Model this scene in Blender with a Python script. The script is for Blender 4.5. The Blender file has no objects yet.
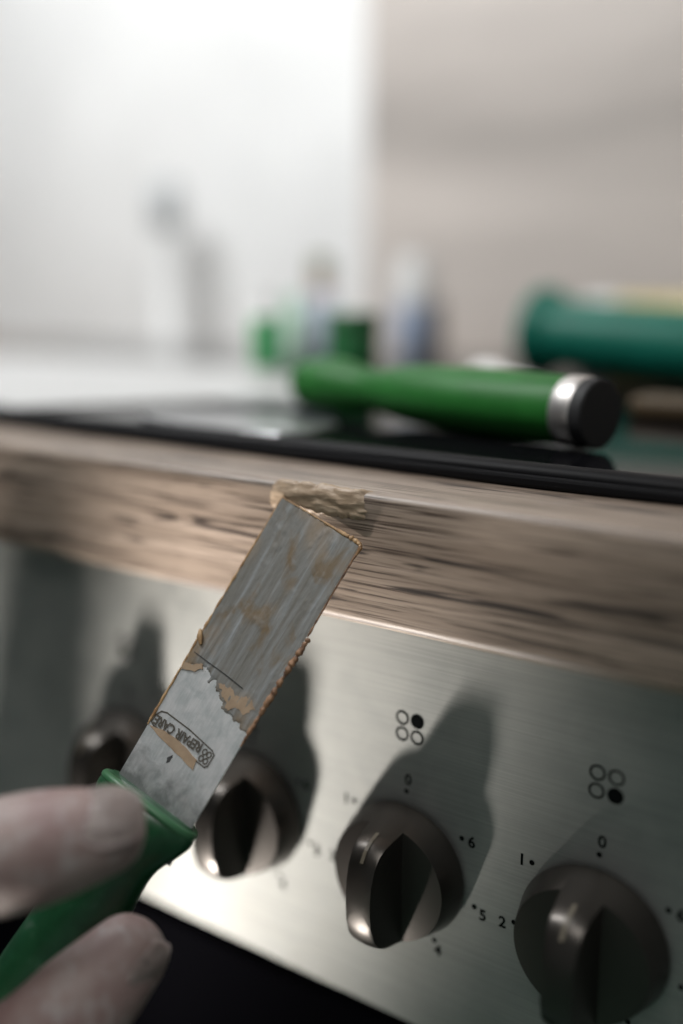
import bpy, bmesh, math, random
from mathutils import Vector, Matrix, noise
random.seed(7)
S = bpy.context.scene
COL = S.collection

# ------------------------------------------------------------------ camera
CAM = Vector((0.1717, -0.2394, 0.9571))
YAW = math.radians(35.27); PITCH = math.radians(-12.29)
cam_d = bpy.data.cameras.new('camera'); cam = bpy.data.objects.new('camera', cam_d); COL.objects.link(cam)
cam.location = CAM
cam.rotation_euler = (math.radians(90) + PITCH, 0, YAW)
cam_d.sensor_fit = 'VERTICAL'; cam_d.sensor_height = 36; cam_d.sensor_width = 24
cam_d.lens = 35.0; cam_d.clip_start = 0.01; cam_d.clip_end = 50
cam_d.dof.use_dof = True; cam_d.dof.focus_distance = 0.298; cam_d.dof.aperture_fstop = 1.75
S.camera = cam

# ------------------------------------------------------------------ world, exposure
W = bpy.data.worlds.new('room_ambience'); S.world = W; W.use_nodes = True
bg = W.node_tree.nodes['Background']; bg.inputs[0].default_value = (0.86, 0.92, 0.91, 1); bg.inputs[1].default_value = 0.17
S.view_settings.view_transform = 'Standard'; S.view_settings.look = 'None'
S.view_settings.exposure = 0.0; S.view_settings.gamma = 1.0; S.view_settings.use_curve_mapping = False

# ------------------------------------------------------------------ large lights
def area(name, loc, target, sx, sy, power, color):
    d = bpy.data.lights.new(name, 'AREA'); d.shape = 'RECTANGLE'; d.size = sx; d.size_y = sy
    d.energy = power; d.color = color
    o = bpy.data.objects.new(name, d); COL.objects.link(o); o.location = loc
    o.rotation_euler = (Vector(target) - Vector(loc)).to_track_quat('-Z', 'Y').to_euler()
    return o
# the repairer's small torch-like work lamp stands low on the floor to the left and rakes up along the oven front
LAMP = Vector((-0.33, -0.345, 0.11)); LAMP_AIM = Vector((-0.115, 0.0, 0.86))
ld = bpy.data.lights.new('work_light', 'SPOT'); ld.energy = 134; ld.color = (1.0, 0.92, 0.85); ld.spot_size = math.radians(23); ld.spot_blend = 0.9; ld.shadow_soft_size = 0.052
wl = bpy.data.objects.new('work_light', ld); COL.objects.link(wl); wl.location = LAMP
wl.rotation_euler = (LAMP_AIM - LAMP).to_track_quat('-Z', 'Y').to_euler()
# added unseen strip lamp over the worktop, brightens the back wall
area('strip_fill', (-0.55, -0.10, 1.74), (-0.45, 0.60, 0.98), 0.60, 0.12, 14.2, (0.98, 0.99, 1.0))
# added unseen ceiling lamp behind the camera, extra fill from above
area('ceiling_fill', (0.25, -0.95, 2.36), (0.25, -0.95, 0.0), 0.9, 0.9, 13, (1.0, 0.97, 0.94))

# ------------------------------------------------------------------ helpers
def mat(name, col=(0.5, 0.5, 0.5), rough=0.5, metal=0.0, **kw):
    m = bpy.data.materials.new(name); m.use_nodes = True
    b = m.node_tree.nodes['Principled BSDF']
    b.inputs['Base Color'].default_value = (*col, 1); b.inputs['Roughness'].default_value = rough
    b.inputs['Metallic'].default_value = metal
    for k, v in kw.items(): b.inputs[k.replace('_', ' ')].default_value = v
    return m
class NT:
    def __init__(s, m): s.t = m.node_tree; s.b = s.t.nodes['Principled BSDF']
    def n(s, typ, **kw):
        o = s.t.nodes.new(typ)
        for k, v in kw.items():
            if k in o.inputs.keys(): o.inputs[k].default_value = v
            else: setattr(o, k, v)
        return o
    def l(s, a, b): s.t.links.new(a, b)
    def coords(s, scale=(1, 1, 1), loc=(0, 0, 0), rot=(0, 0, 0)):
        c = s.n('ShaderNodeTexCoord'); m = s.n('ShaderNodeMapping')
        m.inputs['Scale'].default_value = scale; m.inputs['Location'].default_value = loc; m.inputs['Rotation'].default_value = rot
        s.l(c.outputs['Object'], m.inputs['Vector']); return m.outputs['Vector']
    def noise(s, vec, scale=1, detail=4, rough=0.55, dist=0.0):
        o = s.n('ShaderNodeTexNoise'); o.inputs['Scale'].default_value = scale; o.inputs['Detail'].default_value = detail
        o.inputs['Roughness'].default_value = rough; o.inputs['Distortion'].default_value = dist
        s.l(vec, o.inputs['Vector']); return o.outputs['Fac']
    def ramp(s, fac, stops):
        o = s.n('ShaderNodeValToRGB'); e = o.color_ramp.elements
        while len(e) < len(stops): e.new(0.5)
        for i, (p, c) in enumerate(stops):
            e[i].position = p; e[i].color = (*c, 1) if len(c) == 3 else c
        s.l(fac, o.inputs['Fac']); return o.outputs['Color']
    def mix(s, fac, a, b, mode='MIX'):
        o = s.n('ShaderNodeMix', data_type='RGBA', blend_type=mode)
        for k, v in ((0, fac), (6, a), (7, b)):
            if hasattr(v, 'is_linked'): s.l(v, o.inputs[k])
            elif k == 0: o.inputs[0].default_value = v
            else: o.inputs[k].default_value = (*v, 1)
        return o.outputs[2]
    def bump(s, h, strength=0.3, dist=0.001):
        o = s.n('ShaderNodeBump'); o.inputs['Strength'].default_value = strength; o.inputs['Distance'].default_value = dist
        s.l(h, o.inputs['Height']); s.l(o.outputs['Normal'], s.b.inputs['Normal'])
def grey(v): return (v, v, v)

def link(name, me, m=None, parent=None, smooth=False, M=None):
    o = bpy.data.objects.new(name, me); COL.objects.link(o)
    if m and not me.materials: me.materials.append(m)
    if smooth:
        for p in me.polygons: p.use_smooth = True
    if parent: o.parent = parent
    if M is not None: o.matrix_local = M
    return o
def bm_obj(name, bm, m=None, parent=None, smooth=False, M=None):
    bmesh.ops.recalc_face_normals(bm, faces=bm.faces)
    me = bpy.data.meshes.new(name); bm.to_mesh(me); bm.free()
    return link(name, me, m, parent, smooth, M)
def empty(name, loc=(0, 0, 0), M=None):
    o = bpy.data.objects.new(name, None); COL.objects.link(o); o.location = loc
    if M is not None: o.matrix_world = M
    o.empty_display_size = 0.02
    return o
def tag(o, label=None, cat=None, group=None, kind=None):
    if label: o['label'] = label
    if cat: o['category'] = cat
    if group: o['group'] = group
    if kind: o['kind'] = kind
    return o
def box(bm, lo, hi):
    v = [bm.verts.new((x, y, z)) for z in (lo[2], hi[2]) for y in (lo[1], hi[1]) for x in (lo[0], hi[0])]
    for f in ((0, 2, 3, 1), (4, 5, 7, 6), (0, 1, 5, 4), (2, 6, 7, 3), (0, 4, 6, 2), (1, 3, 7, 5)): bm.faces.new([v[i] for i in f])
def bevel(bm, w, seg=2, edges=None):
    bmesh.ops.bevel(bm, geom=edges or list(bm.edges), offset=w, segments=seg, affect='EDGES', profile=0.5, clamp_overlap=True)
def add_prism(bm, pts, z0, z1):
    a = [bm.verts.new((x, y, z0)) for x, y in pts]; b = [bm.verts.new((x, y, z1)) for x, y in pts]
    n = len(pts); bm.faces.new(a[::-1]); bm.faces.new(b)
    for i in range(n): bm.faces.new((a[i], a[(i + 1) % n], b[(i + 1) % n], b[i]))
def prism(pts, z0, z1):
    bm = bmesh.new(); add_prism(bm, pts, z0, z1); return bm
def add_lathe(bm, prof, seg=48, axis='Z', closed=True):
    """prof: list of (r, h); revolve round Z (or -Y)"""
    rings = []
    for r, h in prof:
        ring = []
        for i in range(seg):
            a = 2 * math.pi * i / seg; x, y = r * math.cos(a), r * math.sin(a)
            ring.append(bm.verts.new((x, y, h) if axis == 'Z' else (x, -h, y)))
        rings.append(ring)
    for a, b in zip(rings, rings[1:]):
        for i in range(seg): bm.faces.new((a[i], a[(i + 1) % seg], b[(i + 1) % seg], b[i]))
    if closed: bm.faces.new(rings[0][::-1]); bm.faces.new(rings[-1])
def lathe(prof, seg=48, axis='Z'):
    bm = bmesh.new(); add_lathe(bm, prof, seg, axis); return bm
def add_ring(bm, cx, cz, r0, r1, y0, y1, seg=28):
    """flat annulus (or disc when r0 = 0) facing -Y"""
    o = [(cx + r1 * math.cos(t), cz + r1 * math.sin(t)) for t in [2 * math.pi * i / seg for i in range(seg)]]
    if r0 == 0:
        bm.faces.new([bm.verts.new((x, y0, z)) for x, z in o]); return
    n = [(cx + r0 * math.cos(t), cz + r0 * math.sin(t)) for t in [2 * math.pi * i / seg for i in range(seg)]]
    vo = [bm.verts.new((x, y0, z)) for x, z in o]; vi = [bm.verts.new((x, y0, z)) for x, z in n]
    for i in range(seg): bm.faces.new((vo[i], vo[(i + 1) % seg], vi[(i + 1) % seg], vi[i]))
def sweep(bm, path, seg=20, caps=True):
    """path: list of (point, ra, rb, nrm): elliptic sections, ra across nrm, rb along nrm; round caps"""
    P = [Vector(p[0]) for p in path]; rings = []
    for i, (p, ra, rb, nr) in enumerate(path):
        t = (P[min(i + 1, len(P) - 1)] - P[max(i - 1, 0)]).normalized()
        nr = Vector(nr); nr = (nr - t * nr.dot(t)).normalized(); s = t.cross(nr)
        rings.append((P[i], t, nr, s, ra, rb))
    out = []
    def ring(c, nr, s, ra, rb):
        return [bm.verts.new(c + s * (ra * math.cos(2 * math.pi * k / seg)) + nr * (rb * math.sin(2 * math.pi * k / seg))) for k in range(seg)]
    if caps:
        c, t, nr, s, ra, rb = rings[0]
        for k in (0.15, 0.5, 0.8): out.append(ring(c - t * (rb * math.cos(k * math.pi / 2)), nr, s, ra * math.sin(k * math.pi / 2), rb * math.sin(k * math.pi / 2)))
    for c, t, nr, s, ra, rb in rings: out.append(ring(c, nr, s, ra, rb))
    if caps:
        c, t, nr, s, ra, rb = rings[-1]
        for k in (0.8, 0.5, 0.15): out.append(ring(c + t * (rb * math.cos(k * math.pi / 2)), nr, s, ra * math.sin(k * math.pi / 2), rb * math.sin(k * math.pi / 2)))
    for a, b in zip(out, out[1:]):
        for k in range(seg): bm.faces.new((a[k], a[(k + 1) % seg], b[(k + 1) % seg], b[k]))
    bm.faces.new(out[0][::-1]); bm.faces.new(out[-1])
def catmull(pts, n=6):
    """pts: list of tuples of floats; smooth interpolation"""
    out = []
    for i in range(len(pts) - 1):
        p0, p1, p2, p3 = pts[max(i - 1, 0)], pts[i], pts[i + 1], pts[min(i + 2, len(pts) - 1)]
        for k in range(n):
            t = k / n
            out.append(tuple(0.5 * (2 * b + (c - a) * t + (2 * a - 5 * b + 4 * c - d) * t * t + (3 * b - a - 3 * c + d) * t ** 3) for a, b, c, d in zip(p0, p1, p2, p3)))
    out.append(tuple(pts[-1])); return out
def text_mesh(body, size, bold=0.0):
    cu = bpy.data.curves.new('numeral', 'FONT'); cu.body = body; cu.size = size; cu.align_x = 'CENTER'; cu.align_y = 'CENTER'
    cu.offset = bold; cu.resolution_u = 3
    o = bpy.data.objects.new('numeral', cu); COL.objects.link(o)
    dg = bpy.context.evaluated_depsgraph_get(); me = bpy.data.meshes.new_from_object(o.evaluated_get(dg))
    bpy.data.objects.remove(o); bpy.data.curves.remove(cu)
    return me
def evaluated(o):
    dg = bpy.context.evaluated_depsgraph_get(); dg.update()
    return bpy.data.meshes.new_from_object(o.evaluated_get(dg))
def fbm(x, y, z=0.0, o=4): return noise.fractal(Vector((x, y, z)), 1.0, 2.0, o)

# ------------------------------------------------------------------ materials
# oak-look laminate
m_wood = mat('oak_laminate', rough=0.42); t = NT(m_wood)
v1 = t.coords((5, 90, 150)); v2 = t.coords((22, 700, 1050)); v3 = t.coords((2.2, 14, 26), loc=(0.3, 0, 0.1))
warp = t.noise(v3, 1.0, 3, 0.5, 0.6)
base = t.ramp(t.noise(v1, 1, 5, 0.62, 0.5), [(0.30, (0.180, 0.138, 0.108)), (0.50, (0.295, 0.236, 0.190)), (0.72, (0.405, 0.332, 0.275))])
pores = t.ramp(t.noise(v2, 1, 3, 0.6, 0.3), [(0.36, (0.20, 0.17, 0.16)), (0.50, (1, 1, 1))])
cracks = t.ramp(t.noise(t.coords((14, 260, 330), loc=(1.7, 0.4, 0.9), rot=(0, 0.05, 0)), 1, 2, 0.5, 0.9), [(0.345, (0.10, 0.09, 0.10)), (0.385, (1, 1, 1))])
tone = t.ramp(warp, [(0.35, (0.74, 0.73, 0.72)), (0.65, (1.1, 1.08, 1.06))])
c = t.mix(0.95, base, pores, 'MULTIPLY'); c = t.mix(0.92, c, cracks, 'MULTIPLY'); c = t.mix(0.9, c, tone, 'MULTIPLY')
t.l(c, t.b.inputs['Base Color']); t.bump(t.noise(v2, 1, 3, 0.6, 0.3), 0.35, 0.0004)
# brushed stainless steel
m_steel = mat('brushed_steel', (0.50, 0.51, 0.50), 0.40, 1.0, Anisotropic=0.3); t = NT(m_steel)
st = t.noise(t.coords((16, 900, 1700)), 1, 3, 0.6)
sm = t.noise(t.coords((60, 60, 60)), 1, 5, 0.6, 0.4)
t.l(t.mix(0.55, t.ramp(st, [(0.3, (0.335, 0.345, 0.335)), (0.7, (0.480, 0.488, 0.472))]), t.ramp(sm, [(0.35, (0.335, 0.350, 0.342)), (0.6, (0.430, 0.440, 0.426))]), 'MIX'), t.b.inputs['Base Color'])
r = t.n('ShaderNodeMapRange'); t.l(sm, r.inputs['Value']); r.inputs['From Min'].default_value = 0.3; r.inputs['From Max'].default_value = 0.7
r.inputs['To Min'].default_value = 0.66; r.inputs['To Max'].default_value = 0.74; t.l(r.outputs[0], t.b.inputs['Roughness'])
t.bump(st, 0.10, 0.0002)
m_knob = mat('gunmetal', (0.058, 0.053, 0.048), 0.33, 0.85); t = NT(m_knob); t.bump(t.noise(t.coords((900, 900, 900)), 1, 2), 0.04, 0.0002)
m_print = mat('black_print', (0.006, 0.007, 0.007), 0.7, Specular_IOR_Level=0.0)
m_blackgl = mat('black_glass', (0.005, 0.005, 0.006), 0.08, Specular_IOR_Level=0.07)
m_black = mat('black_trim', (0.006, 0.006, 0.007), 0.5, Specular_IOR_Level=0.12)
m_doorgl = mat('dark_oven_glass', (0.003, 0.003, 0.004), 0.5, Specular_IOR_Level=0.0)
m_blackm = mat('black_enamel', (0.008, 0.008, 0.009), 0.65)
def wall_mat(name, col, rough, sc=(8, 8, 8), amp=0.06):
    m = mat(name, col, rough); t = NT(m)
    f = t.noise(t.coords(sc), 1, 4, 0.55, 0.2)
    t.l(t.ramp(f, [(0.3, tuple(x * (1 - amp) for x in col)), (0.7, tuple(min(1, x * (1 + amp)) for x in col))]), t.b.inputs['Base Color'])
    t.bump(f, 0.05, 0.002); return m
m_white = wall_mat('white_paint', (0.80, 0.80, 0.79), 0.6)
m_slate = wall_mat('slate_paint', (0.045, 0.055, 0.065), 0.6)
m_beige = wall_mat('wood_look_beige_panel', (0.49, 0.445, 0.41), 0.45, (1.3, 4, 7), 0.30)
m_floor = wall_mat('green_grey_lino', (0.125, 0.25, 0.19), 0.5, (4, 4, 4), 0.1)
m_wplast = mat('white_plastic', (0.75, 0.75, 0.74), 0.4)

# ------------------------------------------------------------------ structure
XL, XR, YB, YF, H = -1.30, 1.25, 0.60, -2.6, 2.4
bm = bmesh.new(); box(bm, (XL - 0.1, YF, -0.05), (XR, YB + 0.1, 0)); tag(bm_obj('floor', bm, m_floor), kind='structure', label='green grey lino floor of the kitchen')
bm = bmesh.new(); box(bm, (XL - 0.1, YB, 0), (XR, YB + 0.08, H)); tag(bm_obj('wall_back', bm, m_white), kind='structure', label='white painted wall behind the worktop')
bm = bmesh.new(); box(bm, (XL - 0.08, YF, 0), (XL, YB, H)); tag(bm_obj('wall_left', bm, m_slate), kind='structure', label='dark slate painted side wall')
# wood-look panel on the right of the back wall
bm = bmesh.new(); box(bm, (-0.386, YB - 0.012, 0.90), (XR, YB, H)); bevel(bm, 0.002, 1)
tag(bm_obj('wall_panel', bm, m_beige), kind='structure', label='beige wood-look panel covering the right part of the back wall')
# made-up body for the added strip lamp, out of view
o = tag(empty('added_strip_lamp', (-0.55, YB, 1.76)), 'added unseen slim white strip lamp on an arm above the worktop', 'lamp')
bm = bmesh.new(); box(bm, (-0.31, -0.77, 0.0), (0.31, -0.63, 0.03)); bevel(bm, 0.004); bm_obj('housing', bm, m_wplast, o)
bm = bmesh.new(); box(bm, (-0.02, -0.66, 0.01), (0.02, 0.0, 0.025)); bm_obj('arm', bm, m_wplast, o)
o = tag(empty('added_ceiling_lamp', (0.25, -0.95, H)), 'added unseen square flat white fill lamp on the ceiling', 'lamp')  # made-up body for the added ceiling fill, out of view
bm = bmesh.new(); box(bm, (-0.47, -0.47, -0.030), (0.47, 0.47, 0.0)); bevel(bm, 0.006); bm_obj('housing', bm, m_wplast, o)
bm = bmesh.new(); box(bm, (XL - 0.08, YF, H), (XR, YB + 0.08, H + 0.05)); tag(bm_obj('ceiling', bm, m_white), kind='structure', label='white ceiling')
# work lamp body
q = (LAMP_AIM - LAMP).to_track_quat('Z', 'Y').to_matrix().to_4x4()
wlb = tag(empty('work_lamp', (LAMP.x, LAMP.y, 0)), 'small round black work lamp standing on the kitchen floor', 'lamp')
LMt = Matrix.Translation((0, 0, LAMP.z)) @ q
bm = lathe([(0.040, -0.145), (0.055, -0.140), (0.080, -0.100), (0.083, -0.080), (0.079, -0.080), (0.076, -0.090), (0.001, -0.092)], 36); bm_obj('housing', bm, m_blackm, wlb, smooth=True, M=LMt)
bm = bmesh.new()
for sx in (-1, 1): sweep(bm, [((sx * 0.088, 0.0, 0.005), 0.004, 0.004, (1, 0, 0)), ((sx * 0.088, 0.0, 0.085), 0.004, 0.004, (1, 0, 0))], 10)
sweep(bm, [((-0.088, 0.0, 0.005), 0.004, 0.004, (0, 0, 1)), ((0.088, 0.0, 0.005), 0.004, 0.004, (0, 0, 1))], 10)
bm_obj('stand', bm, m_blackm, wlb, smooth=True, M=Matrix.Rotation(0.35, 4, 'Z'))

# ------------------------------------------------------------------ worktop
Z0 = 0.900; TH = 0.042
wt_prof = []   # (y, z) profile of the front edge, bottom back -> front -> top back
R1, R2 = 0.0032, 0.0040
wt_prof.append((YB - 0.012, Z0 - TH)); wt_prof.append((0.08, Z0 - TH)); wt_prof.append((R2 + 0.001, Z0 - TH))
for k in range(0, 9):
    a = -math.pi / 2 - k / 8 * math.pi / 2; wt_prof.append((R2 + R2 * math.cos(a), Z0 - TH + R2 + R2 * math.sin(a)))
for k in range(0, 9):
    a = math.pi - k / 8 * math.pi / 2; wt_prof.append((R1 + R1 * math.cos(a), Z0 - R1 + R1 * math.sin(a)))
wt_prof.append((0.08, Z0)); wt_prof.append((YB - 0.012, Z0))
bm = bmesh.new(); ends = []
for x in (XL, XR):
    ends.append([bm.verts.new((x, y, z)) for y, z in wt_prof])
n = len(wt_prof)
for i in range(n): bm.faces.new((ends[0][i], ends[0][(i + 1) % n], ends[1][(i + 1) % n], ends[1][i]))
bm.faces.new(ends[0]); bm.faces.new(ends[1][::-1])
wt = bm_obj('worktop', bm, m_wood)
for p in wt.data.polygons: p.use_smooth = len(p.vertices) == 4
wt.data.set_sharp_from_angle(angle=math.radians(40))
tag(wt, 'brown oak-look laminate worktop with a rounded front edge', 'worktop')

# wood filler pressed on the chipped edge
m_putty = mat('tan_filler', rough=0.5); t = NT(m_putty)
f = t.noise(t.coords((160, 500, 500)), 1, 4, 0.6, 0.3)
t.l(t.ramp(f, [(0.3, (0.28, 0.200, 0.130)), (0.55, (0.38, 0.284, 0.197)), (0.75, (0.50, 0.395, 0.29))]), t.b.inputs['Base Color'])
t.bump(t.noise(t.coords((220, 900, 900)), 1, 4), 0.4, 0.0004)
def edge_point(s):
    """s: arc length from the top front corner; positive along the top, negative down the front; returns point and normal (y, z)"""
    q = R1 * math.pi / 4
    if s > q: return (R1 + (s - q), Z0), (0, 1)
    if s < -q: return (0, Z0 - R1 + (s + q)), (-1, 0)
    a = math.pi * 0.75 - s / R1
    return (R1 + R1 * math.cos(a), Z0 - R1 + R1 * math.sin(a)), (math.cos(a), math.sin(a))
bm = bmesh.new(); nx, ns = 110, 70; gridv = []
for i in range(nx + 1):
    row = []; x = -0.0255 + 0.040 * i / nx
    for j in range(ns + 1):
        s = -0.0125 + 0.0185 * j / ns
        (y, z), (ny, nz) = edge_point(s)
        u = (x + 0.0065) / 0.0175
        top = 0.0022 + 0.0012 * fbm(x * 300, 3.1) ; low = -0.0078 + 0.0010 * fbm(x * 260, 9.0)
        e = min((1.0 - abs(u)) * 0.010 + 0.0011 * fbm(s * 380, x * 60, 2), (top - s), (s - low) * 0.9)
        hgt = 0.0011 * (1 - math.exp(-max(e, 0) / 0.0011)) + min(e, 0) * 0.4
        hgt += (0.00022 * fbm(x * 90, s * 420, 5.0) + 0.00016 * math.sin(s * 1700 + 4 * fbm(x * 90, s * 90))) * min(1, max(e, 0) / 0.001)
        hgt += 0.0005 * math.exp(-((s - 0.0006) / 0.0012) ** 2) * min(1, max(e, 0) / 0.001)
        row.append(bm.verts.new((x, y + ny * hgt, z + nz * hgt)))
    gridv.append(row)
for i in range(nx):
    for j in range(ns): bm.faces.new((gridv[i][j], gridv[i + 1][j], gridv[i + 1][j + 1], gridv[i][j + 1]))
o = bm_obj('filler_paste', bm, m_putty, smooth=True)
tag(o, 'tan wood filler smeared over the chipped top edge of the worktop', 'wood filler')

# ------------------------------------------------------------------ oven with control panel
PY = 0.012                       # panel front plane
PZ0, PZ1 = 0.7165, 0.8575
oven = tag(empty('oven', (-0.02, 0.3, 0)), 'built-in oven with brushed steel control panel and grey knobs', 'oven')
OI = Matrix.Translation((0.02, -0.3, 0))
bm = bmesh.new(); box(bm, (-0.32, PY, PZ0), (0.28, PY + 0.03, PZ1)); bevel(bm, 0.0012, 2)
panel = bm_obj('control_panel', bm, m_steel, oven, M=OI); panel['label'] = 'brushed stainless steel control panel'
bm = bmesh.new(); box(bm, (-0.32, PY - 0.002 + 0.004, 0.10), (0.28, PY + 0.05, PZ0 - 0.006)); bevel(bm, 0.002, 2)
bm_obj('door', bm, m_doorgl, oven, M=OI)['label'] = 'black glass oven door'
bm = bmesh.new(); box(bm, (-0.318, PY + 0.03, 0.09), (0.278, 0.55, PZ1 - 0.0015)); bm_obj('casing', bm, m_blackm, oven, M=OI)

cab = tag(empty('base_cabinet', (-0.79, 0.3, 0)), 'grey base cabinet under the worktop left of the oven', 'cabinet')
m_cab = wall_mat('grey_cabinet_front', (0.20, 0.21, 0.21), 0.5, (20, 20, 20), 0.04)
CI = Matrix.Translation((0.79, -0.3, 0))
bm = bmesh.new(); box(bm, (-1.26, 0.034, 0.0), (-0.325, 0.55, Z0 - TH - 0.0015)); bm_obj('body', bm, m_cab, cab, M=CI)
for x0, x1, hx in ((-1.258, -0.795, -0.83), (-0.790, -0.327, -0.755)):
    bm = bmesh.new(); box(bm, (x0, 0.014, 0.10), (x1, 0.0335, Z0 - TH - 0.006)); bevel(bm, 0.0015, 1); dr = bm_obj('door', bm, m_cab, cab, M=CI)
    bm = bmesh.new(); sweep(bm, [((hx, 0.014, 0.62), 0.005, 0.005, (1, 0, 0)), ((hx, -0.012, 0.63), 0.005, 0.005, (1, 0, 0)), ((hx, -0.012, 0.77), 0.005, 0.005, (1, 0, 0)), ((hx, 0.014, 0.78), 0.005, 0.005, (1, 0, 0))], 12); bm_obj('handle', bm, m_steel, dr, smooth=True)
KX = [0.0838, 0.0195, -0.0448, -0.1091]; KZ = 0.7756
def knob_mesh():
    prof = [(0.0224, 0.0016), (0.0226, 0.0022), (0.0224, 0.0034), (0.0214, 0.0070), (0.0200, 0.0120), (0.0188, 0.0170), (0.0178, 0.0205), (0.0162, 0.0232), (0.0130, 0.0256), (0.0080, 0.0273), (0.0020, 0.0280)]
    bm = lathe(prof, 72, '-Y')
    me = bpy.data.meshes.new('knob'); bmesh.ops.recalc_face_normals(bm, faces=bm.faces); bm.to_mesh(me); bm.free()
    o = bpy.data.objects.new('knob', me); COL.objects.link(o)
    cutters = []
    for s in (-1, 1):
        w0, w1, d0, d1 = 0.0044, 0.0062, 0.028, 0.0120
        # wall leans slightly outward towards the panel, floor falls away outward
        pts = [(w0 - 0.0012, -0.040), (w0, -d0), (w1, -d1), (0.040, -d1 + 0.0008), (0.040, -0.040)]
        b = bmesh.new(); A = [b.verts.new((s * x, y, -0.04)) for x, y in pts]; B = [b.verts.new((s * x, y, 0.04)) for x, y in pts]
        b.faces.new(A); b.faces.new(B[::-1])
        for i in range(len(pts)): b.faces.new((A[i], A[(i + 1) % len(pts)], B[(i + 1) % len(pts)], B[i]))
        bmesh.ops.recalc_face_normals(b, faces=b.faces)
        cm = bpy.data.meshes.new('cutter'); b.to_mesh(cm); b.free()
        co = bpy.data.objects.new('cutter', cm); COL.objects.link(co); cutters.append(co)
        md = o.modifiers.new('cut', 'BOOLEAN'); md.operation = 'DIFFERENCE'; md.object = co; md.solver = 'EXACT'
    md = o.modifiers.new('soft', 'BEVEL'); md.width = 0.0006; md.segments = 3; md.limit_method = 'ANGLE'; md.angle_limit = math.radians(34)
    res = evaluated(o)
    for c_ in cutters: bpy.data.objects.remove(c_)
    bpy.data.objects.remove(o)
    for p in res.polygons: p.use_smooth = True
    res.set_sharp_from_angle(angle=math.radians(32))
    return res
kme = knob_mesh(); kme.materials.append(m_knob)
m_mark = mat('pointer_paint', (0.10, 0.085, 0.06), 0.5)
colm = lathe([(0.0205, -0.0003), (0.0205, 0.0022)], 48, '-Y'); cme = bpy.data.meshes.new('collar'); colm.to_mesh(cme); colm.free(); cme.materials.append(m_black)
bm = bmesh.new()
pm = [(0.0190, 0.0165), (0.0178, 0.0205), (0.0162, 0.0232), (0.0130, 0.0256)]
for (r0, h0), (r1, h1) in zip(pm, pm[1:]):
    for k in (0,):
        bm.faces.new([bm.verts.new(p) for p in ((-0.0006, -h0 - 0.00025, r0 + 0.0002), (0.0006, -h0 - 0.00025, r0 + 0.0002), (0.0006, -h1 - 0.00025, r1 + 0.0002), (-0.0006, -h1 - 0.00025, r1 + 0.0002))])
pme = bpy.data.meshes.new('pointer_mark'); bm.to_mesh(pme); bm.free(); pme.materials.append(m_mark)
for kx in KX:
    k = link('knob', kme, parent=oven, M=OI @ Matrix.Translation((kx, PY, KZ)))
    link('collar', cme, parent=k); link('pointer_mark', pme, parent=k)
# printed burner symbols, dots and numerals
PI_ = panel
dotbm = bmesh.new(); add_ring(dotbm, 0, 0, 0, 0.00085, 0, 0, 16); dot_me = bpy.data.meshes.new('dial_dot'); dotbm.to_mesh(dot_me); dotbm.free(); dot_me.materials.append(m_print)
num_me = {}
for d in '0123456': num_me[d] = text_mesh(d, 0.0052, 0.00012); num_me[d].materials.append(m_print)
OFFS = {'0': (0.0006, 0.0300), '1': (-0.0236, 0.0160), '2': (-0.0292, -0.0074), '3': (-0.0128, -0.0266), '4': (0.0128, -0.0266), '5': (0.0284, -0.0078), '6': (0.0238, 0.0158)}
filled = [(1, -1), (1, 1), (-1, 1), (-1, -1)]
for kx, fl in zip(KX, filled):
    b = bmesh.new()
    for sx in (-1, 1):
        for sz in (-1, 1):
            add_ring(b, sx * 0.00275, sz * 0.00275, 0 if (sx, sz) == fl else 0.00175, 0.0024, 0, 0, 32)
    bm_obj('burner_symbol', b, m_print, panel, M=Matrix.Translation((kx + 0.0008, PY - 0.00012, 0.8236)))
    for i in range(7):
        a = i * 2 * math.pi / 7
        link('dial_dot', dot_me, parent=panel, M=Matrix.Translation((kx - 0.0260 * math.sin(a), PY - 0.00012, KZ + 0.0260 * math.cos(a))))
        dx, dz = OFFS[str(i)]
        link('numeral', num_me[str(i)], parent=panel, M=Matrix.Translation((kx + dx, PY - 0.00012, KZ + dz)) @ Matrix.Rotation(math.pi / 2, 4, 'X'))

# ------------------------------------------------------------------ hob
hob = tag(empty('hob', (-0.1, 0.29, Z0)), 'black glass hob set into the oak-look worktop', 'hob')
HX0, HX1, HY0, HY1 = -0.68, 0.22, 0.034, 0.545
bm = bmesh.new(); box(bm, (HX0, HY0, 0), (HX1, HY1, 0.004)); bevel(bm, 0.0012, 2)
bm_obj('frame', bm, m_black, hob, M=Matrix.Translation((0.1, -0.29, 0.0001)))
bm = bmesh.new(); box(bm, (HX0 + 0.008, HY0 + 0.010, 0.003), (HX1 - 0.008, HY1 - 0.008, 0.0055)); bevel(bm, 0.0008, 2)
bm_obj('glass_plate', bm, m_blackgl, hob, M=Matrix.Translation((0.1, -0.29, 0)))
bm = bmesh.new()   # raised front lip
sweep(bm, [((HX0 + 0.004, HY0 + 0.006, 0.0042), 0.0045, 0.0030, (0, 0, 1)), ((HX1 - 0.004, HY0 + 0.006, 0.0042), 0.0045, 0.0030, (0, 0, 1))], 16)
bm_obj('front_lip', bm, m_black, hob, smooth=True, M=Matrix.Translation((0.1, -0.29, 0)))
ZH = Z0 + 0.0056

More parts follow.
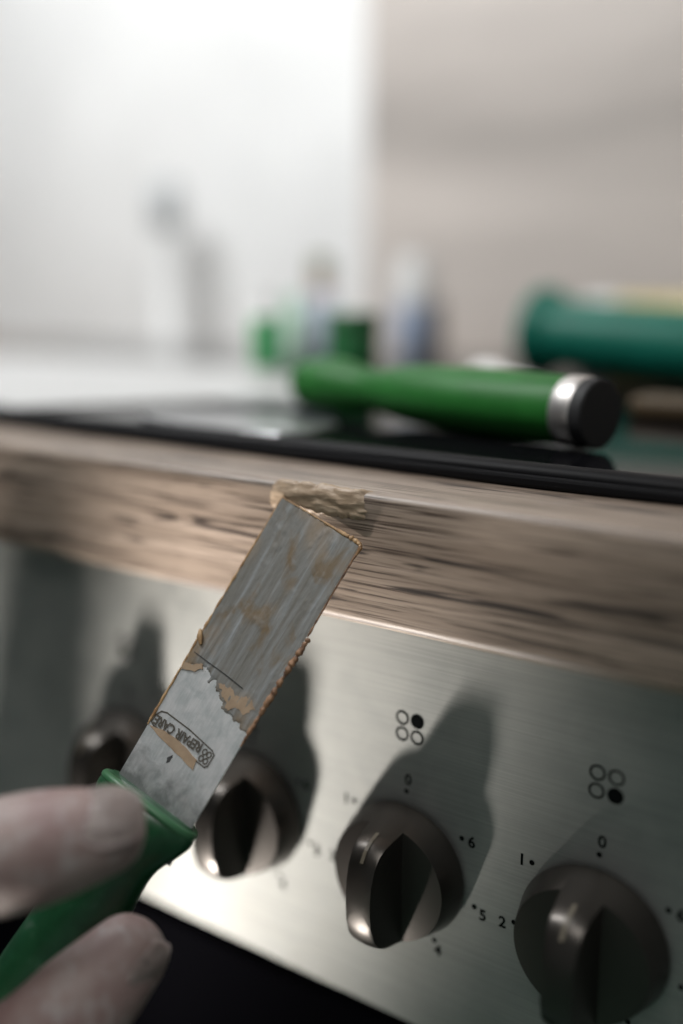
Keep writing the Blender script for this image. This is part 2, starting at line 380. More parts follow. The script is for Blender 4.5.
# ------------------------------------------------------------------ putty knife held in the hand (local frame: x across, y to the tip, z out of the blade face)
KM = Matrix(((0.95147, 0.24263, 0.18931, -0.0275), (0.03171, 0.53458, -0.84452, -0.05293), (-0.30611, 0.80954, 0.50094, 0.81215), (0, 0, 0, 1)))
knife = tag(empty('putty_knife', M=KM), 'green handled putty knife with a filler smeared steel blade held in the hand', 'putty knife')
m_blade = mat('scratched_blade_steel', (0.42, 0.43, 0.43), 0.45, 0.85); t = NT(m_blade)
f1 = t.noise(t.coords((140, 140, 140)), 1, 5, 0.65, 0.5); f2 = t.noise(t.coords((1500, 160, 100), rot=(0, 0, 0.5)), 1, 3, 0.6)
bladec = t.mix(0.5, t.ramp(f1, [(0.33, (0.40, 0.47, 0.47)), (0.62, (0.80, 0.81, 0.81))]), t.ramp(f2, [(0.3, (0.52, 0.52, 0.52)), (0.7, (0.74, 0.74, 0.75))]))
sp = t.n('ShaderNodeSeparateXYZ'); t.l(t.coords(), sp.inputs[0])
ad = t.n('ShaderNodeMath', operation='MULTIPLY_ADD'); t.l(t.noise(t.coords((160, 160, 160), loc=(2, 5, 1)), 1, 4, 0.6, 0.5), ad.inputs[0]); ad.inputs[1].default_value = -0.022; t.l(sp.outputs['Y'], ad.inputs[2])
gm = t.n('ShaderNodeMapRange'); t.l(ad.outputs[0], gm.inputs['Value']); gm.inputs['From Min'].default_value = -0.010; gm.inputs['From Max'].default_value = 0.0005; gm.inputs['To Min'].default_value = 0.75; gm.inputs['To Max'].default_value = 0.0
t.l(t.mix(gm.outputs[0], bladec, (0.10, 0.105, 0.105)), t.b.inputs['Base Color'])
t.bump(f1, 0.12, 0.0003)
bm = prism([(-0.0149, -0.012), (0.0149, -0.012), (0.0150, 0.02), (0.0157, 0.0952), (-0.0157, 0.0970), (-0.0152, 0.02)], -0.0007, 0.0); bevel(bm, 0.00015, 1)
bm_obj('blade', bm, m_blade, knife)
# dried filler film: a height field that sinks below the face where there is none
m_film = mat('dried_filler_film', rough=0.38); t = NT(m_film)
stk = t.noise(t.coords((420, 26, 60), rot=(0, 0, -0.10)), 1, 4, 0.6, 0.5)
blot = t.noise(t.coords((120, 70, 60), loc=(4.2, 1.3, 0), rot=(0, 0, -0.3)), 1, 4, 0.55, 0.6)
big = t.noise(t.coords((60, 40, 60), loc=(1.0, 7.7, 0)), 1, 3, 0.5, 0.3)
g = t.ramp(stk, [(0.30, (0.122, 0.115, 0.096)), (0.52, (0.172, 0.172, 0.162)), (0.72, (0.255, 0.274, 0.284))])
g = t.mix(t.ramp(blot, [(0.52, grey(0)), (0.68, grey(0.8))]), g, (0.145, 0.098, 0.048))
g = t.mix(t.ramp(big, [(0.52, grey(0)), (0.70, grey(0.6))]), g, (0.28, 0.195, 0.115))
t.l(g, t.b.inputs['Base Color'])
t.bump(t.mix(0.5, stk, t.noise(t.coords((900, 260, 100)), 1, 3)), 0.55, 0.0006)
def film_edge(x):   # lower limit of the film across the blade (m)
    X = x * 1000
    pts = [(-16, 35.5), (-13, 37.5), (-9, 41), (-5, 38.5), (-1, 36.5), (3, 33.5), (7, 33), (11, 32), (16, 30)]
    for (a, b), (c_, d_) in zip(pts, pts[1:]):
        if a <= X <= c_: return (b + (d_ - b) * (X - a) / (c_ - a)) / 1000
    return 0.035
bm = bmesh.new(); NXF, NYF = 78, 190; gv = []
for i in range(NXF + 1):
    row = []; x = -0.01555 + 0.0311 * i / NXF
    for j in range(NYF + 1):
        y = 0.028 + (0.0968 - 0.028) * j / NYF
        y = min(y, 0.0967 - 0.0018 * (x + 0.0157) / 0.0314)
        e = y - film_edge(x) - 0.0018 * fbm(x * 500, y * 500, 1.2)
        h = 0.00022 * (1 - math.exp(-max(e, 0) / 0.0008)) if e > 0 else max(e * 0.5, -0.0004)
        if e > 0:
            h += 0.00016 * fbm(x * 620 + y * 40, y * 45, 4.4) + 0.00006
            h += 0.00030 * max(0, fbm(x * 170, y * 120, 8.8) - 0.25)
        h = max(h, -0.0004)
        row.append(bm.verts.new((x, y, h)))
    gv.append(row)
for i in range(NXF):
    for j in range(NYF): bm.faces.new((gv[i][j], gv[i + 1][j], gv[i + 1][j + 1], gv[i][j + 1]))
bm_obj('filler_film', bm, m_film, knife, smooth=True)['label'] = 'grey brown dried filler film'
m_crust = mat('brown_crust', rough=0.6); t = NT(m_crust)
t.l(t.ramp(t.noise(t.coords((500, 500, 500)), 1, 4), [(0.35, (0.085, 0.038, 0.020)), (0.65, (0.30, 0.165, 0.085))]), t.b.inputs['Base Color']); t.bump(t.noise(t.coords((1500, 1500, 1500)), 1, 3), 0.5, 0.0005)
m_orange = mat('ochre_crust', rough=0.55); t = NT(m_orange)
t.l(t.ramp(t.noise(t.coords((400, 260, 400)), 1, 4), [(0.35, (0.22, 0.12, 0.05)), (0.65, (0.46, 0.30, 0.15))]), t.b.inputs['Base Color'])
def crust(name, pts, m, seed, amp, seg=10):
    bm = bmesh.new(); path = []
    P = catmull(pts, 14)
    for k, (x, y, r) in enumerate(P):
        r2 = r * (1 + amp * fbm(k * 0.35, seed)) / 1000
        path.append((Vector(((x + 0.35 * r * fbm(k * 0.5, seed + 3)) / 1000, y / 1000, (0.08 + 0.25 * r * fbm(k * 0.4, seed + 7)) / 1000)), max(r2, 0.0001), max(r2 * 0.8, 0.0001), (0, 0, 1)))
    sweep(bm, path, seg); return bm_obj(name, bm, m, knife, smooth=True)
crust('edge_crust', [(16.6, 63, 0.75), (16.2, 58, 1.0), (15.9, 52, 0.95), (15.6, 45, 0.9), (15.5, 38, 0.8), (15.3, 31, 0.5), (15.2, 27, 0.25)], m_crust, 1.7, 0.7)
crust('edge_crust', [(15.9, 95, 0.45), (15.8, 84, 0.3), (15.8, 74, 0.28), (15.9, 64, 0.35)], m_crust, 5.1, 0.6)
crust('edge_crust', [(-15.8, 96.5, 0.40), (-15.7, 84, 0.35), (-15.7, 70, 0.42), (-15.6, 58, 0.38), (-15.5, 48, 0.5), (-15.4, 36, 0.35), (-15.3, 22, 0.45), (-15.2, 17, 0.3)], m_orange, 9.3, 0.6)
crust('edge_crust', [(-15.7, 96.9, 0.35), (-8, 96.6, 0.25), (0, 96.2, 0.3), (8, 95.8, 0.55), (13, 95.6, 0.75), (15.8, 94.8, 0.6), (16.0, 92, 0.4)], m_orange, 3.9, 0.7)
# curled chip at the left edge
bm = bmesh.new(); sweep(bm, [((-0.0162, 0.0490, 0.0006), 0.0005, 0.0004, (0, 0, 1)), ((-0.0148, 0.0472, 0.0012), 0.0010, 0.0007, (0, 0, 1)), ((-0.0134, 0.0456, 0.0008), 0.0005, 0.0003, (0, 0, 1))], 10)
bm_obj('curled_chip', bm, m_orange, knife, smooth=True)
# tan patches
m_tan = mat('tan_patch', rough=0.6); t = NT(m_tan)
t.l(t.ramp(t.noise(t.coords((300, 300, 300)), 1, 4), [(0.3, (0.24, 0.168, 0.106)), (0.7, (0.34, 0.248, 0.163))]), t.b.inputs['Base Color'])
def patch(name, pts, m, z=0.0003, jit=0.25, n_=6):
    P = []
    for k, (a, b) in enumerate(zip(pts, pts[1:] + pts[:1])):
        for q in range(n_):
            x = a[0] + (b[0] - a[0]) * q / n_; y = a[1] + (b[1] - a[1]) * q / n_
            P.append(((x + jit * fbm(x * 0.9, y * 0.9, 2)) / 1000, (y + jit * fbm(x * 0.9, y * 0.9, 9)) / 1000))
    bm = prism(P, -0.0001, z); return bm_obj(name, bm, m, knife)
patch('tan_patch', [(-14.6, 16.9), (-8, 15.6), (0, 14.6), (5.8, 13.6), (5.2, 16.6), (1, 17.6), (-4, 18.3), (-9, 18.2)], m_tan, 0.00022)
patch('tan_patch', [(-1.5, 38.5), (3, 39.5), (6, 38.4), (10, 40.5), (13, 38), (11, 35), (7.5, 35.6), (5.5, 33.4), (3.5, 35.2), (1, 36.6)], m_tan, 0.00042, 0.9)
patch('tan_patch', [(-15.4, 35.8), (-11, 37.5), (-8.6, 39.5), (-9.5, 40.8), (-13, 39.0), (-15.4, 38.2)], m_tan, 0.0004, 0.5)
m_dark = mat('dark_scratch', (0.03, 0.03, 0.03), 0.6)
patch('scratch', [(-14.1, 42.6), (-4, 42.1), (6.2, 41.42), (6.2, 41.28), (-4, 41.9), (-14.1, 42.42)], m_dark, 0.0006, 0.1, 3)
patch('scratch', [(-3.6, 12.2), (-2.6, 13.8), (-2.2, 13.2), (-2.4, 11.6), (-3.0, 11.0)], m_dark, 0.00015, 0.2, 3)
# stamp: frame, emblem of four loops, lettering (reads with its top towards the handle)
m_stamp = mat('etched_ink', (0.060, 0.052, 0.040), 0.6)
def outline(pts, w):
    bm = bmesh.new(); n_ = len(pts)
    for k in range(n_):
        a = Vector(pts[k]); b = Vector(pts[(k + 1) % n_]); d = (b - a).normalized(); q = Vector((-d.y, d.x)) * w / 2
        vs = [bm.verts.new((v.x, v.y, 0.00014)) for v in (a - q - d * w / 2, b - q + d * w / 2, b + q + d * w / 2, a + q - d * w / 2)]; bm.faces.new(vs)
    return bm
bm = outline([(x / 1000, y / 1000) for x, y in ((-14.6, 18.2), (-14.4, 20.6), (-13.4, 22.3), (-11.5, 22.9), (-2, 22.6), (8.0, 21.4), (9.3, 20.6), (9.3, 17.0), (8.6, 16.2), (5.0, 16.3), (-2, 17.0), (-13.4, 17.6))], 0.00042)
bm_obj('stamp_frame', bm, m_stamp, knife)
bm = bmesh.new()
for sx in (-1, 1):
    for sy in (-1, 1):
        n0 = len(bm.verts)
        for (ra, rb) in (((0.00052, 0.00095)),):
            vo = [bm.verts.new((sx * 0.00085 + rb * 0.95 * math.cos(2 * math.pi * k / 20), sy * 0.00105 + rb * 1.1 * math.sin(2 * math.pi * k / 20), 0)) for k in range(20)]
            vi = [bm.verts.new((sx * 0.00085 + ra * 0.95 * math.cos(2 * math.pi * k / 20), sy * 0.00105 + ra * 1.1 * math.sin(2 * math.pi * k / 20), 0)) for k in range(20)]
            for k in range(20): bm.faces.new((vo[k], vo[(k + 1) % 20], vi[(k + 1) % 20], vi[k]))
bm_obj('stamp_emblem', bm, m_stamp, knife, M=Matrix.Translation((0.0070, 0.0188, 0.00014)))
me = text_mesh('REPAIR CARE', 0.0040, 0.00012); me.materials.append(m_stamp)
xs = [v.co.x for v in me.vertices]; k = 0.0185 / (max(xs) - min(xs))
link('stamp_lettering', me, parent=knife, M=Matrix.Translation((-0.0046, 0.0199, 0.00036)) @ Matrix.Rotation(math.pi + 0.03, 4, 'Z') @ Matrix.Scale(k, 4, (1, 0, 0)))
# handle
m_green = mat('green_plastic', (0.012, 0.085, 0.030), 0.33, Subsurface_Weight=0.0); t = NT(m_green)
f = t.noise(t.coords((180, 180, 180)), 1, 5, 0.6, 0.4)
t.l(t.ramp(f, [(0.35, (0.006, 0.048, 0.017)), (0.62, (0.010, 0.066, 0.025)), (0.78, (0.05, 0.105, 0.065))]), t.b.inputs['Base Color']); t.bump(f, 0.06, 0.0004)
def handle_path(prof):
    out = []
    for s, w, th in catmull(prof, 6): out.append((Vector((0, s, 0)), w, th, (0, 0, 1)))
    return out
bm = bmesh.new()
prof = [(0.0002, 0.0160, 0.0072), (-0.0015, 0.0178, 0.0086), (-0.0045, 0.0184, 0.0094), (-0.009, 0.0165, 0.0096), (-0.016, 0.0128, 0.0094), (-0.024, 0.0120, 0.0095), (-0.040, 0.0136, 0.0105), (-0.062, 0.0152, 0.0118), (-0.085, 0.0146, 0.0115), (-0.105, 0.0128, 0.0102), (-0.114, 0.0110, 0.0088)]
path = handle_path(prof)
sweep(bm, path, 32, caps=False)
hd = bm_obj('handle', bm, m_green, knife, smooth=True, M=Matrix.Translation((-0.0012, 0.0, -0.0004))); hd.data.set_sharp_from_angle(angle=math.radians(50))
m_greenl = mat('green_plastic_paler', (0.036, 0.125, 0.055), 0.4)  # rim ring, a paler green than the handle
bm = bmesh.new(); ringp = []
for k in range(48):
    a = 2 * math.pi * k / 48; ringp.append(Vector((0.0172 * math.cos(a), -0.0006 - 0.0012 * math.cos(a) ** 2, 0.0080 * math.sin(a))))
rv = []
for k in range(48):
    p = ringp[k]; tn = (ringp[(k + 1) % 48] - ringp[k - 1]).normalized(); u = Vector((0, 1, 0)); u = (u - tn * u.dot(tn)).normalized(); w = tn.cross(u)
    rv.append([bm.verts.new(p + (u * math.cos(2 * math.pi * q / 10) + w * math.sin(2 * math.pi * q / 10)) * 0.0014) for q in range(10)])
for k in range(48):
    for q in range(10): bm.faces.new((rv[k][q], rv[k][(q + 1) % 10], rv[(k + 1) % 48][(q + 1) % 10], rv[(k + 1) % 48][q]))
bm_obj('rim', bm, m_greenl, knife, smooth=True, M=Matrix.Translation((-0.0012, 0.0, -0.0004)))

# ------------------------------------------------------------------ hand
CF = Vector((-0.5643, 0.7977, -0.2129)); CR = Vector((0.8164, 0.5775, 0)).normalized(); CD = CF.cross(CR).normalized()
if CD.z > 0: CD = -CD
def pt(a, b, d):
    """point at distance d in front of the photographer, a to the right and b down of the view axis (in 1/996 of d)"""
    return CAM + CF * d + CR * ((a - 341.5) / 996 * d) + CD * ((b - 512) / 996 * d)
def digit(bm, pts, nrm):
    path = [(pt(*p[:3]), p[3], p[4], nrm) for p in pts]
    sm_ = catmull([(*p, a, b) for p, a, b, _ in path], 5)
    sweep(bm, [(Vector(q[:3]), q[3], q[4], nrm) for q in sm_], 20)
toCam = -CF
m_skin = mat('skin', (0.5, 0.36, 0.32), 0.55, Subsurface_Weight=0.0); t = NT(m_skin)
fa = t.noise(t.coords((55, 55, 55)), 1, 4, 0.55, 0.5); fb = t.noise(t.coords((160, 160, 160), loc=(3, 1, 2)), 1, 5, 0.65, 0.3)
cskin = t.ramp(fa, [(0.32, (0.225, 0.145, 0.138)), (0.55, (0.285, 0.213, 0.198)), (0.72, (0.325, 0.268, 0.252))])
t.l(t.mix(t.ramp(fb, [(0.52, grey(0)), (0.72, grey(0.65))]), cskin, (0.41, 0.39, 0.38)), t.b.inputs['Base Color'])
t.bump(t.noise(t.coords((420, 420, 420)), 1, 4), 0.35, 0.0008)
bm = bmesh.new()
# thumb, index and the three fingers wrapped under the handle, palm, wrist and forearm
TH_ = [(-330, 1160, 0.318, 0.020, 0.018), (-250, 1040, 0.296, 0.0200, 0.0180), (-150, 935, 0.270, 0.0165, 0.0155), (-60, 876, 0.258, 0.0148, 0.0138), (10, 855, 0.254, 0.0150, 0.0138), (62, 842, 0.254, 0.0138, 0.0125), (106, 832, 0.2565, 0.0112, 0.0105)]
digit(bm, TH_, toCam)
IX_ = [(-270, 1190, 0.312, 0.0150, 0.0140), (-180, 1160, 0.290, 0.0142, 0.0135), (-80, 1115, 0.266, 0.0140, 0.0126), (30, 1052, 0.262, 0.0152, 0.0130), (85, 1000, 0.266, 0.0142, 0.0120), (130, 953, 0.272, 0.0114, 0.0098)]
digit(bm, IX_, toCam)
digit(bm, [(-260, 1190, 0.316, 0.0130, 0.0130), (-170, 1150, 0.320, 0.0118, 0.0114), (-50, 1090, 0.316, 0.0102, 0.0098), (30, 1080, 0.306, 0.0094, 0.0090), (78, 1092, 0.293, 0.0082, 0.0078)], toCam)
digit(bm, [(-290, 1250, 0.318, 0.0125, 0.0125), (-200, 1210, 0.321, 0.0112, 0.0108), (-105, 1170, 0.315, 0.0098, 0.0094), (-30, 1160, 0.304, 0.0088, 0.0084), (25, 1172, 0.292, 0.0078, 0.0074)], toCam)
digit(bm, [(-330, 1320, 0.320, 0.0115, 0.0115), (-270, 1285, 0.321, 0.0100, 0.0096), (-190, 1255, 0.313, 0.0088, 0.0085), (-110, 1250, 0.302, 0.0078, 0.0075), (-55, 1262, 0.290, 0.0068, 0.0064)], toCam)
digit(bm, [(-470, 1400, 0.340, 0.026, 0.020), (-390, 1310, 0.330, 0.036, 0.021), (-310, 1235, 0.322, 0.042, 0.021), (-250, 1195, 0.316, 0.040, 0.018)], toCam)
wr = pt(-470, 1400, 0.340)
ARM = [(-0.270, -0.095, 0.34, 0.048, 0.048), (-0.248, -0.098, 0.43, 0.044, 0.043), (-0.230, -0.125, 0.52, 0.036, 0.032), (wr.x - 0.012, wr.y + 0.012, wr.z - 0.03, 0.029, 0.024), (wr.x, wr.y, wr.z, 0.027, 0.021)]
sweep(bm, [(Vector(a_[:3]), a_[3], a_[4], toCam) for a_ in catmull(ARM, 5)], 20)
bmesh.ops.recalc_face_normals(bm, faces=bm.faces)
me = bpy.data.meshes.new('person'); bm.to_mesh(me); bm.free()
tmp = bpy.data.objects.new('person', me); COL.objects.link(tmp)
md = tmp.modifiers.new('fuse', 'REMESH'); md.mode = 'VOXEL'; md.voxel_size = 0.0015
md = tmp.modifiers.new('smooth', 'SMOOTH'); md.factor = 0.5; md.iterations = 8
skin_me = evaluated(tmp); bpy.data.objects.remove(tmp)
skin_me.materials.clear(); skin_me.materials.append(m_skin)
person = link('person', skin_me, parent=None, smooth=True)
tag(person, 'bare dusty hand gripping the green putty knife, thumb above and finger below', 'person')
m_sleeve = wall_mat('dark_work_cloth', (0.030, 0.036, 0.042), 0.85, (60, 60, 60), 0.2)
bm = bmesh.new(); sl = catmull(ARM[:3], 7)
sweep(bm, [(Vector(a_[:3]), a_[3] + 0.007 + 0.0015 * math.sin(k_ * 1.9), a_[4] + 0.007 + 0.0015 * math.cos(k_ * 1.6), toCam) for k_, a_ in enumerate(sl[:12])], 24, caps=False)
bm_obj('sleeve', bm, m_sleeve, person, smooth=True)['label'] = 'dark work sleeve'
m_nail = mat('fingernail', (0.62, 0.54, 0.50), 0.28); t = NT(m_nail)
t.l(t.ramp(t.noise(t.coords((300, 300, 300)), 1, 3), [(0.35, (0.40, 0.325, 0.305)), (0.7, (0.50, 0.44, 0.42))]), t.b.inputs['Base Color'])
def nail(tip, prev, ra, rb, up, s0, s1, ang, lift=0.0009):
    a = (tip - prev).normalized(); w = (up - a * up.dot(a)).normalized(); s = a.cross(w)
    bm = bmesh.new(); g_ = []; NU, NV = 16, 14
    for i in range(NU + 1):
        row = []; q = i / NU
        for j in range(NV + 1):
            th = (j / NV * 2 - 1) * ang * (1 - 0.25 * (1 - math.sin(min(q * 3, 1) * math.pi / 2)))
            ax = s0 + (s1 - s0) * q - 0.0016 * (j / NV * 2 - 1) ** 2 * (1 if q > 0.5 else -0.6)
            k_ = 1 if ax <= 0 else math.sqrt(max(1 - (ax / (rb * 1.16)) ** 2, 0.05))
            row.append(bm.verts.new(tip + a * ax + (w * math.cos(th) * (rb * k_ + lift) + s * math.sin(th) * (ra * k_ + lift))))
        g_.append(row)
    for i in range(NU):
        for j in range(NV): bm.faces.new((g_[i][j], g_[i + 1][j], g_[i + 1][j + 1], g_[i][j + 1]))
    ret = bmesh.ops.solidify(bm, geom=list(bm.faces), thickness=0.0006)
    return bm_obj('fingernail', bm, m_nail, person, smooth=True)
nail(pt(*TH_[-1][:3]), pt(*TH_[-2][:3]), 0.0112, 0.0105, CR * 0.75 + toCam * 0.25 - CD * 0.75, -0.006, 0.0105, 1.0)
nail(pt(*IX_[-1][:3]), pt(*IX_[-2][:3]), 0.0110, 0.0095, CR * 0.8 + CD * 0.35 + toCam * 0.35, -0.006, 0.0088, 0.9)

# ------------------------------------------------------------------ things on the hob and worktop
m_bright = mat('bright_green_plastic', (0.022, 0.20, 0.028), 0.5, Specular_IOR_Level=0.3); t = NT(m_bright)
t.l(t.ramp(t.noise(t.coords((60, 60, 60)), 1, 4), [(0.3, (0.010, 0.105, 0.013)), (0.7, (0.016, 0.140, 0.020))]), t.b.inputs['Base Color'])
m_cap = mat('satin_metal', (0.66, 0.63, 0.61), 0.42, 1.0)
E0 = Vector((0.0470, 0.0825, 0)); E1 = Vector((-0.1195, 0.1265, 0)); ax = (E1 - E0).normalized()
lay = tag(empty('spatula', (E0.x, E0.y, ZH)), 'bright green handled spatula with a metal end cap lying on the hob', 'spatula')
LM = Matrix(((ax.x, -ax.y, 0, 0), (ax.y, ax.x, 0, 0), (0, 0, 1, 0.0126), (0, 0, 0, 1)))
bm = bmesh.new()
hp = [(0.0085, 0.0122, 0.0120), (0.026, 0.0138, 0.0124), (0.056, 0.0148, 0.0126), (0.084, 0.0130, 0.0118), (0.104, 0.0092, 0.0092), (0.114, 0.0088, 0.0088), (0.126, 0.0116, 0.0112), (0.140, 0.0132, 0.0122), (0.152, 0.0116, 0.0108), (0.158, 0.0080, 0.0075)]
sweep(bm, [(Vector((s, 0, 0)), w, th, (0, 0, 1)) for s, w, th in catmull(hp, 6)], 28, caps=False)
bm_obj('handle', bm, m_bright, lay, smooth=True, M=LM).data.set_sharp_from_angle(angle=math.radians(50))
bm = bmesh.new(); add_lathe(bm, [(0.0114, 0.0), (0.0122, 0.001), (0.0124, 0.003), (0.0124, 0.0085), (0.0118, 0.0095)], 40); bmesh.ops.rotate(bm, verts=bm.verts, matrix=Matrix.Rotation(math.pi / 2, 3, 'Y'))
bm_obj('end_cap', bm, m_cap, lay, smooth=True, M=LM).data.set_sharp_from_angle(angle=math.radians(40))
bm = bmesh.new(); add_lathe(bm, [(0.0112, -0.0042), (0.0119, -0.0036), (0.0120, 0.0008)], 40); bmesh.ops.rotate(bm, verts=bm.verts, matrix=Matrix.Rotation(math.pi / 2, 3, 'Y'))
bm_obj('end_disc', bm, m_blackm, lay, M=LM)['label'] = 'black end disc'
bm = prism([(0.150, -0.007), (0.165, -0.0075), (0.185, -0.0150), (0.205, -0.0165), (0.205, 0.0165), (0.185, 0.0150), (0.165, 0.0075), (0.150, 0.007)], -0.0006, 0.0006)
bm_obj('blade', bm, m_blade, lay, M=LM @ Matrix.Translation((0, 0, -0.0105)))

# teal cartridge lying behind the spatula
m_teal = mat('teal_plastic', (0.004, 0.165, 0.115), 0.45, Specular_IOR_Level=0.3); t = NT(m_teal)
t.l(t.ramp(t.noise(t.coords((40, 40, 40)), 1, 3), [(0.3, (0.002, 0.105, 0.072)), (0.7, (0.003, 0.130, 0.090))]), t.b.inputs['Base Color'])
def lying(name, P0, P1, r, label, cat):
    a = (Vector(P1) - Vector(P0)).normalized()
    e = tag(empty(name, (P0[0], P0[1], ZH)), label, cat)
    return e, Matrix(((0, -a.y, a.x, 0), (0, a.x, a.y, 0), (-1, 0, 0, r), (0, 0, 0, 1)))   # local Z runs along the thing
e, M = lying('cartridge', (-0.093, 0.350), (0.10, 0.3155), 0.0285, 'teal sealant cartridge with a wide flange lying behind the spatula', 'cartridge')
M = M @ Matrix.Rotation(-math.atan(0.007 / 0.125), 4, 'Y') if (M @ Matrix.Rotation(-0.05, 4, 'Y') @ Vector((0, 0, 0.1))).z < M.translation.z else M @ Matrix.Rotation(math.atan(0.007 / 0.125), 4, 'Y')
bm = lathe([(0.0270, 0.0), (0.0285, 0.0015), (0.0285, 0.006), (0.0262, 0.010), (0.0225, 0.014), (0.0215, 0.020), (0.0215, 0.126), (0.0205, 0.128)], 48)
bm_obj('barrel', bm, m_teal, e, smooth=True, M=M).data.set_sharp_from_angle(angle=math.radians(50))
bm = lathe([(0.0240, -0.003), (0.0245, -0.002), (0.0245, 0.001)], 40); bm_obj('plunger', bm, m_wplast, e, smooth=True, M=M)
bm = lathe([(0.0140, 0.127), (0.0120, 0.134), (0.0085, 0.136), (0.0080, 0.152), (0.0070, 0.153)], 32); bm_obj('cap', bm, m_wplast, e, smooth=True, M=M)
# yellow labelled tube behind it
m_yellow = mat('yellow_label', (0.52, 0.42, 0.15), 0.5); t = NT(m_yellow)
t.l(t.ramp(t.noise(t.coords((30, 30, 200)), 1, 3), [(0.35, (0.50, 0.39, 0.13)), (0.6, (0.58, 0.50, 0.27))]), t.b.inputs['Base Color'])
e, M = lying('filler_tube', (-0.105, 0.450), (0.10, 0.418), 0.0255, 'tube with a white cap and yellow label lying behind the teal cartridge', 'tube')
bm = lathe([(0.0235, 0.030), (0.0252, 0.032), (0.0252, 0.200), (0.0235, 0.203)], 40); bm_obj('body', bm, m_yellow, e, smooth=True, M=M).data.set_sharp_from_angle(angle=math.radians(50))
bm = lathe([(0.0205, 0.0), (0.0220, 0.002), (0.0255, 0.006), (0.0255, 0.029), (0.0225, 0.031)], 40); bm_obj('cap', bm, m_wplast, e, smooth=True, M=M).data.set_sharp_from_angle(angle=math.radians(50))
# loose white nozzle between spatula and cartridge
e, M = lying('spare_nozzle', (-0.062, 0.215), (0.045, 0.125), 0.0095, 'long white plastic nozzle lying between the green spatula and teal cartridge', 'nozzle')
bm = lathe([(0.0095, 0.0), (0.0095, 0.014), (0.0075, 0.016), (0.0060, 0.085), (0.0045, 0.105), (0.0036, 0.107)], 28); bm_obj('cone', bm, m_wplast, e, smooth=True, M=M).data.set_sharp_from_angle(angle=math.radians(50))
bm = bmesh.new()
add_lathe(bm, [(0.0094, 0.004), (0.0099, 0.0045), (0.0099, 0.0075), (0.0094, 0.008)], 28); bm_obj('collar', bm, m_wplast, e, smooth=True, M=M)
# brown wax stick and grey steel strip on the hob at the right
m_brown = wall_mat('brown_wax', (0.060, 0.038, 0.016), 0.5, (90, 90, 90), 0.2)
e = tag(empty('wax_stick', (0.08, 0.185, ZH)), 'brown wax repair stick lying on the hob right of the spatula', 'wax stick')
bm = bmesh.new(); box(bm, (-0.055, -0.010, 0.0), (0.055, 0.010, 0.0095)); bevel(bm, 0.003, 2); bm_obj('stick', bm, m_brown, e, smooth=False, M=Matrix.Rotation(-0.12, 4, 'Z'))
bm = bmesh.new(); box(bm, (0.0, -0.0103, 0.0), (0.040, 0.0103, 0.0098)); bevel(bm, 0.003, 2); bm_obj('paper_band', bm, mat('tan_paper', (0.12, 0.085, 0.045), 0.7), e, M=Matrix.Rotation(-0.12, 4, 'Z'))

# loose steel filling blade lying in front of the spatula
bm = prism([(-0.1535, 0.070), (-0.151, 0.0635), (-0.142, 0.0570), (-0.128, 0.0520), (-0.110, 0.0485), (-0.080, 0.0465), (-0.060, 0.0472), (-0.054, 0.056), (-0.058, 0.084), (-0.066, 0.0925), (-0.100, 0.102), (-0.128, 0.092), (-0.145, 0.081), (-0.151, 0.0765)], 0, 0.0010); bevel(bm, 0.0003, 1)
o = bm_obj('filling_blade', bm, mat('dull_grey_steel', (0.36, 0.36, 0.37), 0.3, 1.0), M=Matrix.Translation((0, 0, ZH + 0.0001)))
tag(o, 'loose round-ended grey steel blade lying flat on the hob in front of the spatula', 'blade')
# white sheet under the bottles' side of the hob
m_sheet = wall_mat('white_board', (0.50, 0.50, 0.495), 0.5, (20, 20, 20), 0.03)
bm = prism([(-0.213, 0.048), (-0.119, 0.192), (-0.300, 0.305), (-0.640, 0.305), (-0.640, 0.048)], 0, 0.0014)
o = bm_obj('board', bm, m_sheet, M=Matrix.Translation((0, 0, ZH + 0.0001)))
tag(o, 'thin white board lying on the hob left of the green spatula', 'board')

# bottles at the back of the worktop
def bottle(name, a, base_y, label, parts, cat='bottle'):
    e = tag(empty(name, (a, base_y, Z0)), label, cat, 'bottles at the back of the worktop')
    for pn, prof, m, off in parts:
        bm = lathe(prof, 32); bm_obj(pn, bm, m, e, smooth=True, M=Matrix.Translation(off)).data.set_sharp_from_angle(angle=math.radians(45))
    return e
m_gl = mat('green_label', (0.03, 0.30, 0.09), 0.5); m_pale = mat('pale_green_plastic', (0.48, 0.66, 0.54), 0.35)
m_paleblue = mat('pale_blue_plastic', (0.50, 0.56, 0.66), 0.35); m_olive = mat('olive_cap', (0.20, 0.21, 0.10), 0.5); m_pink = mat('pink_band', (0.62, 0.42, 0.36), 0.5)
m_dkgreen = mat('dark_green_plastic', (0.006, 0.095, 0.024), 0.4); m_bluelab = mat('blue_grey_label', (0.32, 0.38, 0.50), 0.5); m_brownc = mat('brown_cap', (0.14, 0.09, 0.07), 0.5)
HZ = ZH - Z0
up = lambda *pr: [(r, h + HZ) for r, h in pr]
bottle('bottle', -0.2274, 0.2440, 'small bottle with a green label standing leftmost of the blurred bottles', [('body', up((0.0085, 0), (0.0090, 0.001), (0.0090, 0.041), (0.0050, 0.045)), m_wplast, (0, 0, 0)), ('label', up((0.0091, 0.007), (0.0092, 0.0072), (0.0092, 0.0378), (0.0091, 0.038)), m_gl, (0, 0, 0)), ('cap', up((0.0052, 0.044), (0.0052, 0.052), (0.0045, 0.053)), m_wplast, (0, 0, 0))])
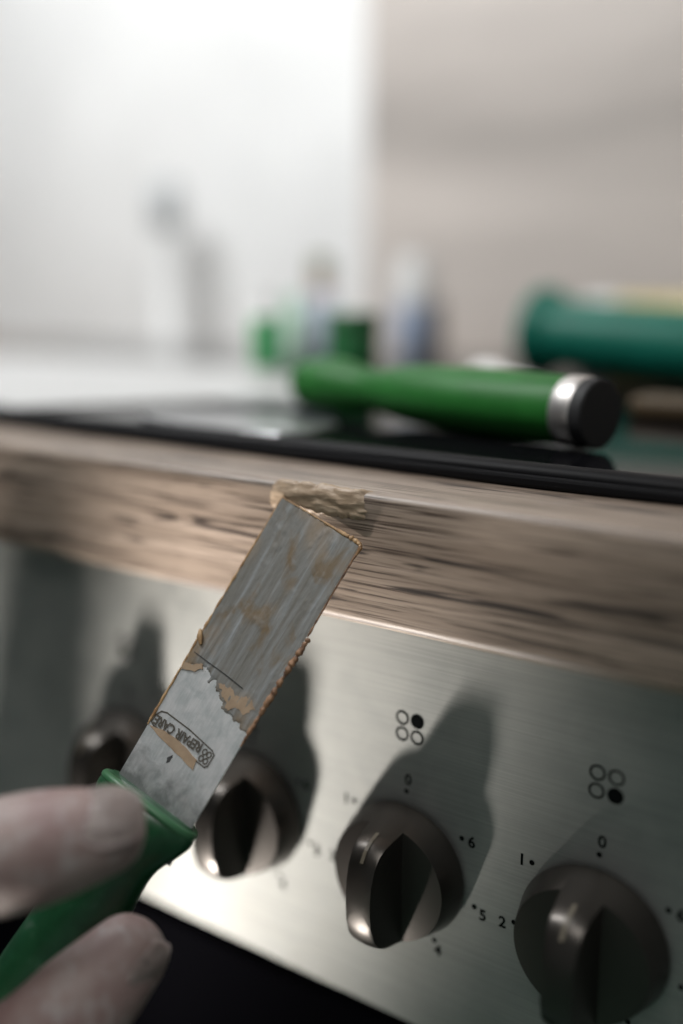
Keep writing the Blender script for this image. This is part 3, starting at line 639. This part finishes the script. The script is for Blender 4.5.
bottle('bottle', -0.2360, 0.2840, 'pale green little bottle standing right of the green labelled bottle', [('body', up((0.0085, 0), (0.0095, 0.001), (0.0095, 0.040), (0.0055, 0.045)), m_pale, (0, 0, 0)), ('cap', up((0.0058, 0.044), (0.0058, 0.052), (0.0050, 0.053)), m_pale, (0, 0, 0))])
bottle('bottle', -0.322, 0.430, 'pale blue bottle with olive cap standing behind the spatula bulb', [('body', up((0.0115, 0), (0.0125, 0.001), (0.0125, 0.044), (0.0075, 0.052)), m_paleblue, (0, 0, 0)), ('neck', up((0.0070, 0.050), (0.0078, 0.052), (0.0078, 0.064), (0.0070, 0.065)), m_pink, (0, 0, 0)), ('cap', up((0.0080, 0.064), (0.0088, 0.065), (0.0088, 0.080), (0.0075, 0.082)), m_olive, (0, 0, 0))])
bottle('tub', -0.1496, 0.2262, 'dark green squat tub standing behind the spatula handle', [('body', up((0.0135, 0), (0.0142, 0.001), (0.0144, 0.033), (0.0136, 0.034)), m_dkgreen, (0, 0, 0)), ('lid', up((0.0145, 0.033), (0.0150, 0.034), (0.0150, 0.041), (0.0140, 0.042)), m_dkgreen, (0, 0, 0))], 'tub')
bottle('bottle', -0.258, 0.470, 'white bottle with a blue grey label standing right of the dark green tub', [('body', up((0.0150, 0), (0.0160, 0.001), (0.0160, 0.062), (0.0125, 0.072), (0.0120, 0.080), (0.0105, 0.082)), m_wplast, (0, 0, 0)), ('label', up((0.0162, 0.004), (0.0163, 0.0042), (0.0163, 0.0438), (0.0162, 0.044)), m_bluelab, (0, 0, 0))])
bottle('bottle', -0.243, 0.483, 'slim brown vial standing right of the white bottle', [('body', up((0.0045, 0), (0.0050, 0.001), (0.0050, 0.034), (0.0035, 0.038)), m_brownc, (0, 0, 0)), ('cap', up((0.0042, 0.037), (0.0042, 0.046), (0.0036, 0.047)), m_brownc, (0, 0, 0))], 'vial')
# mixer tap against the white wall, far left
m_tap = mat('dull_chrome', (0.50, 0.52, 0.53), 0.45, 0.3)
tp = tag(empty('tap', (-0.604, 0.540, Z0 + 0.0001)), 'grey mixer tap standing in front of the white wall', 'tap')
bm = lathe([(0.022, 0.0), (0.022, 0.004), (0.013, 0.008), (0.012, 0.12), (0.011, 0.125)], 28); bm_obj('column', bm, m_wplast, tp, smooth=True)
bm = lathe([(0.013, 0.124), (0.016, 0.128), (0.017, 0.165), (0.012, 0.172)], 28); bm_obj('head', bm, m_tap, tp, smooth=True)
bpy.context.view_layer.update()
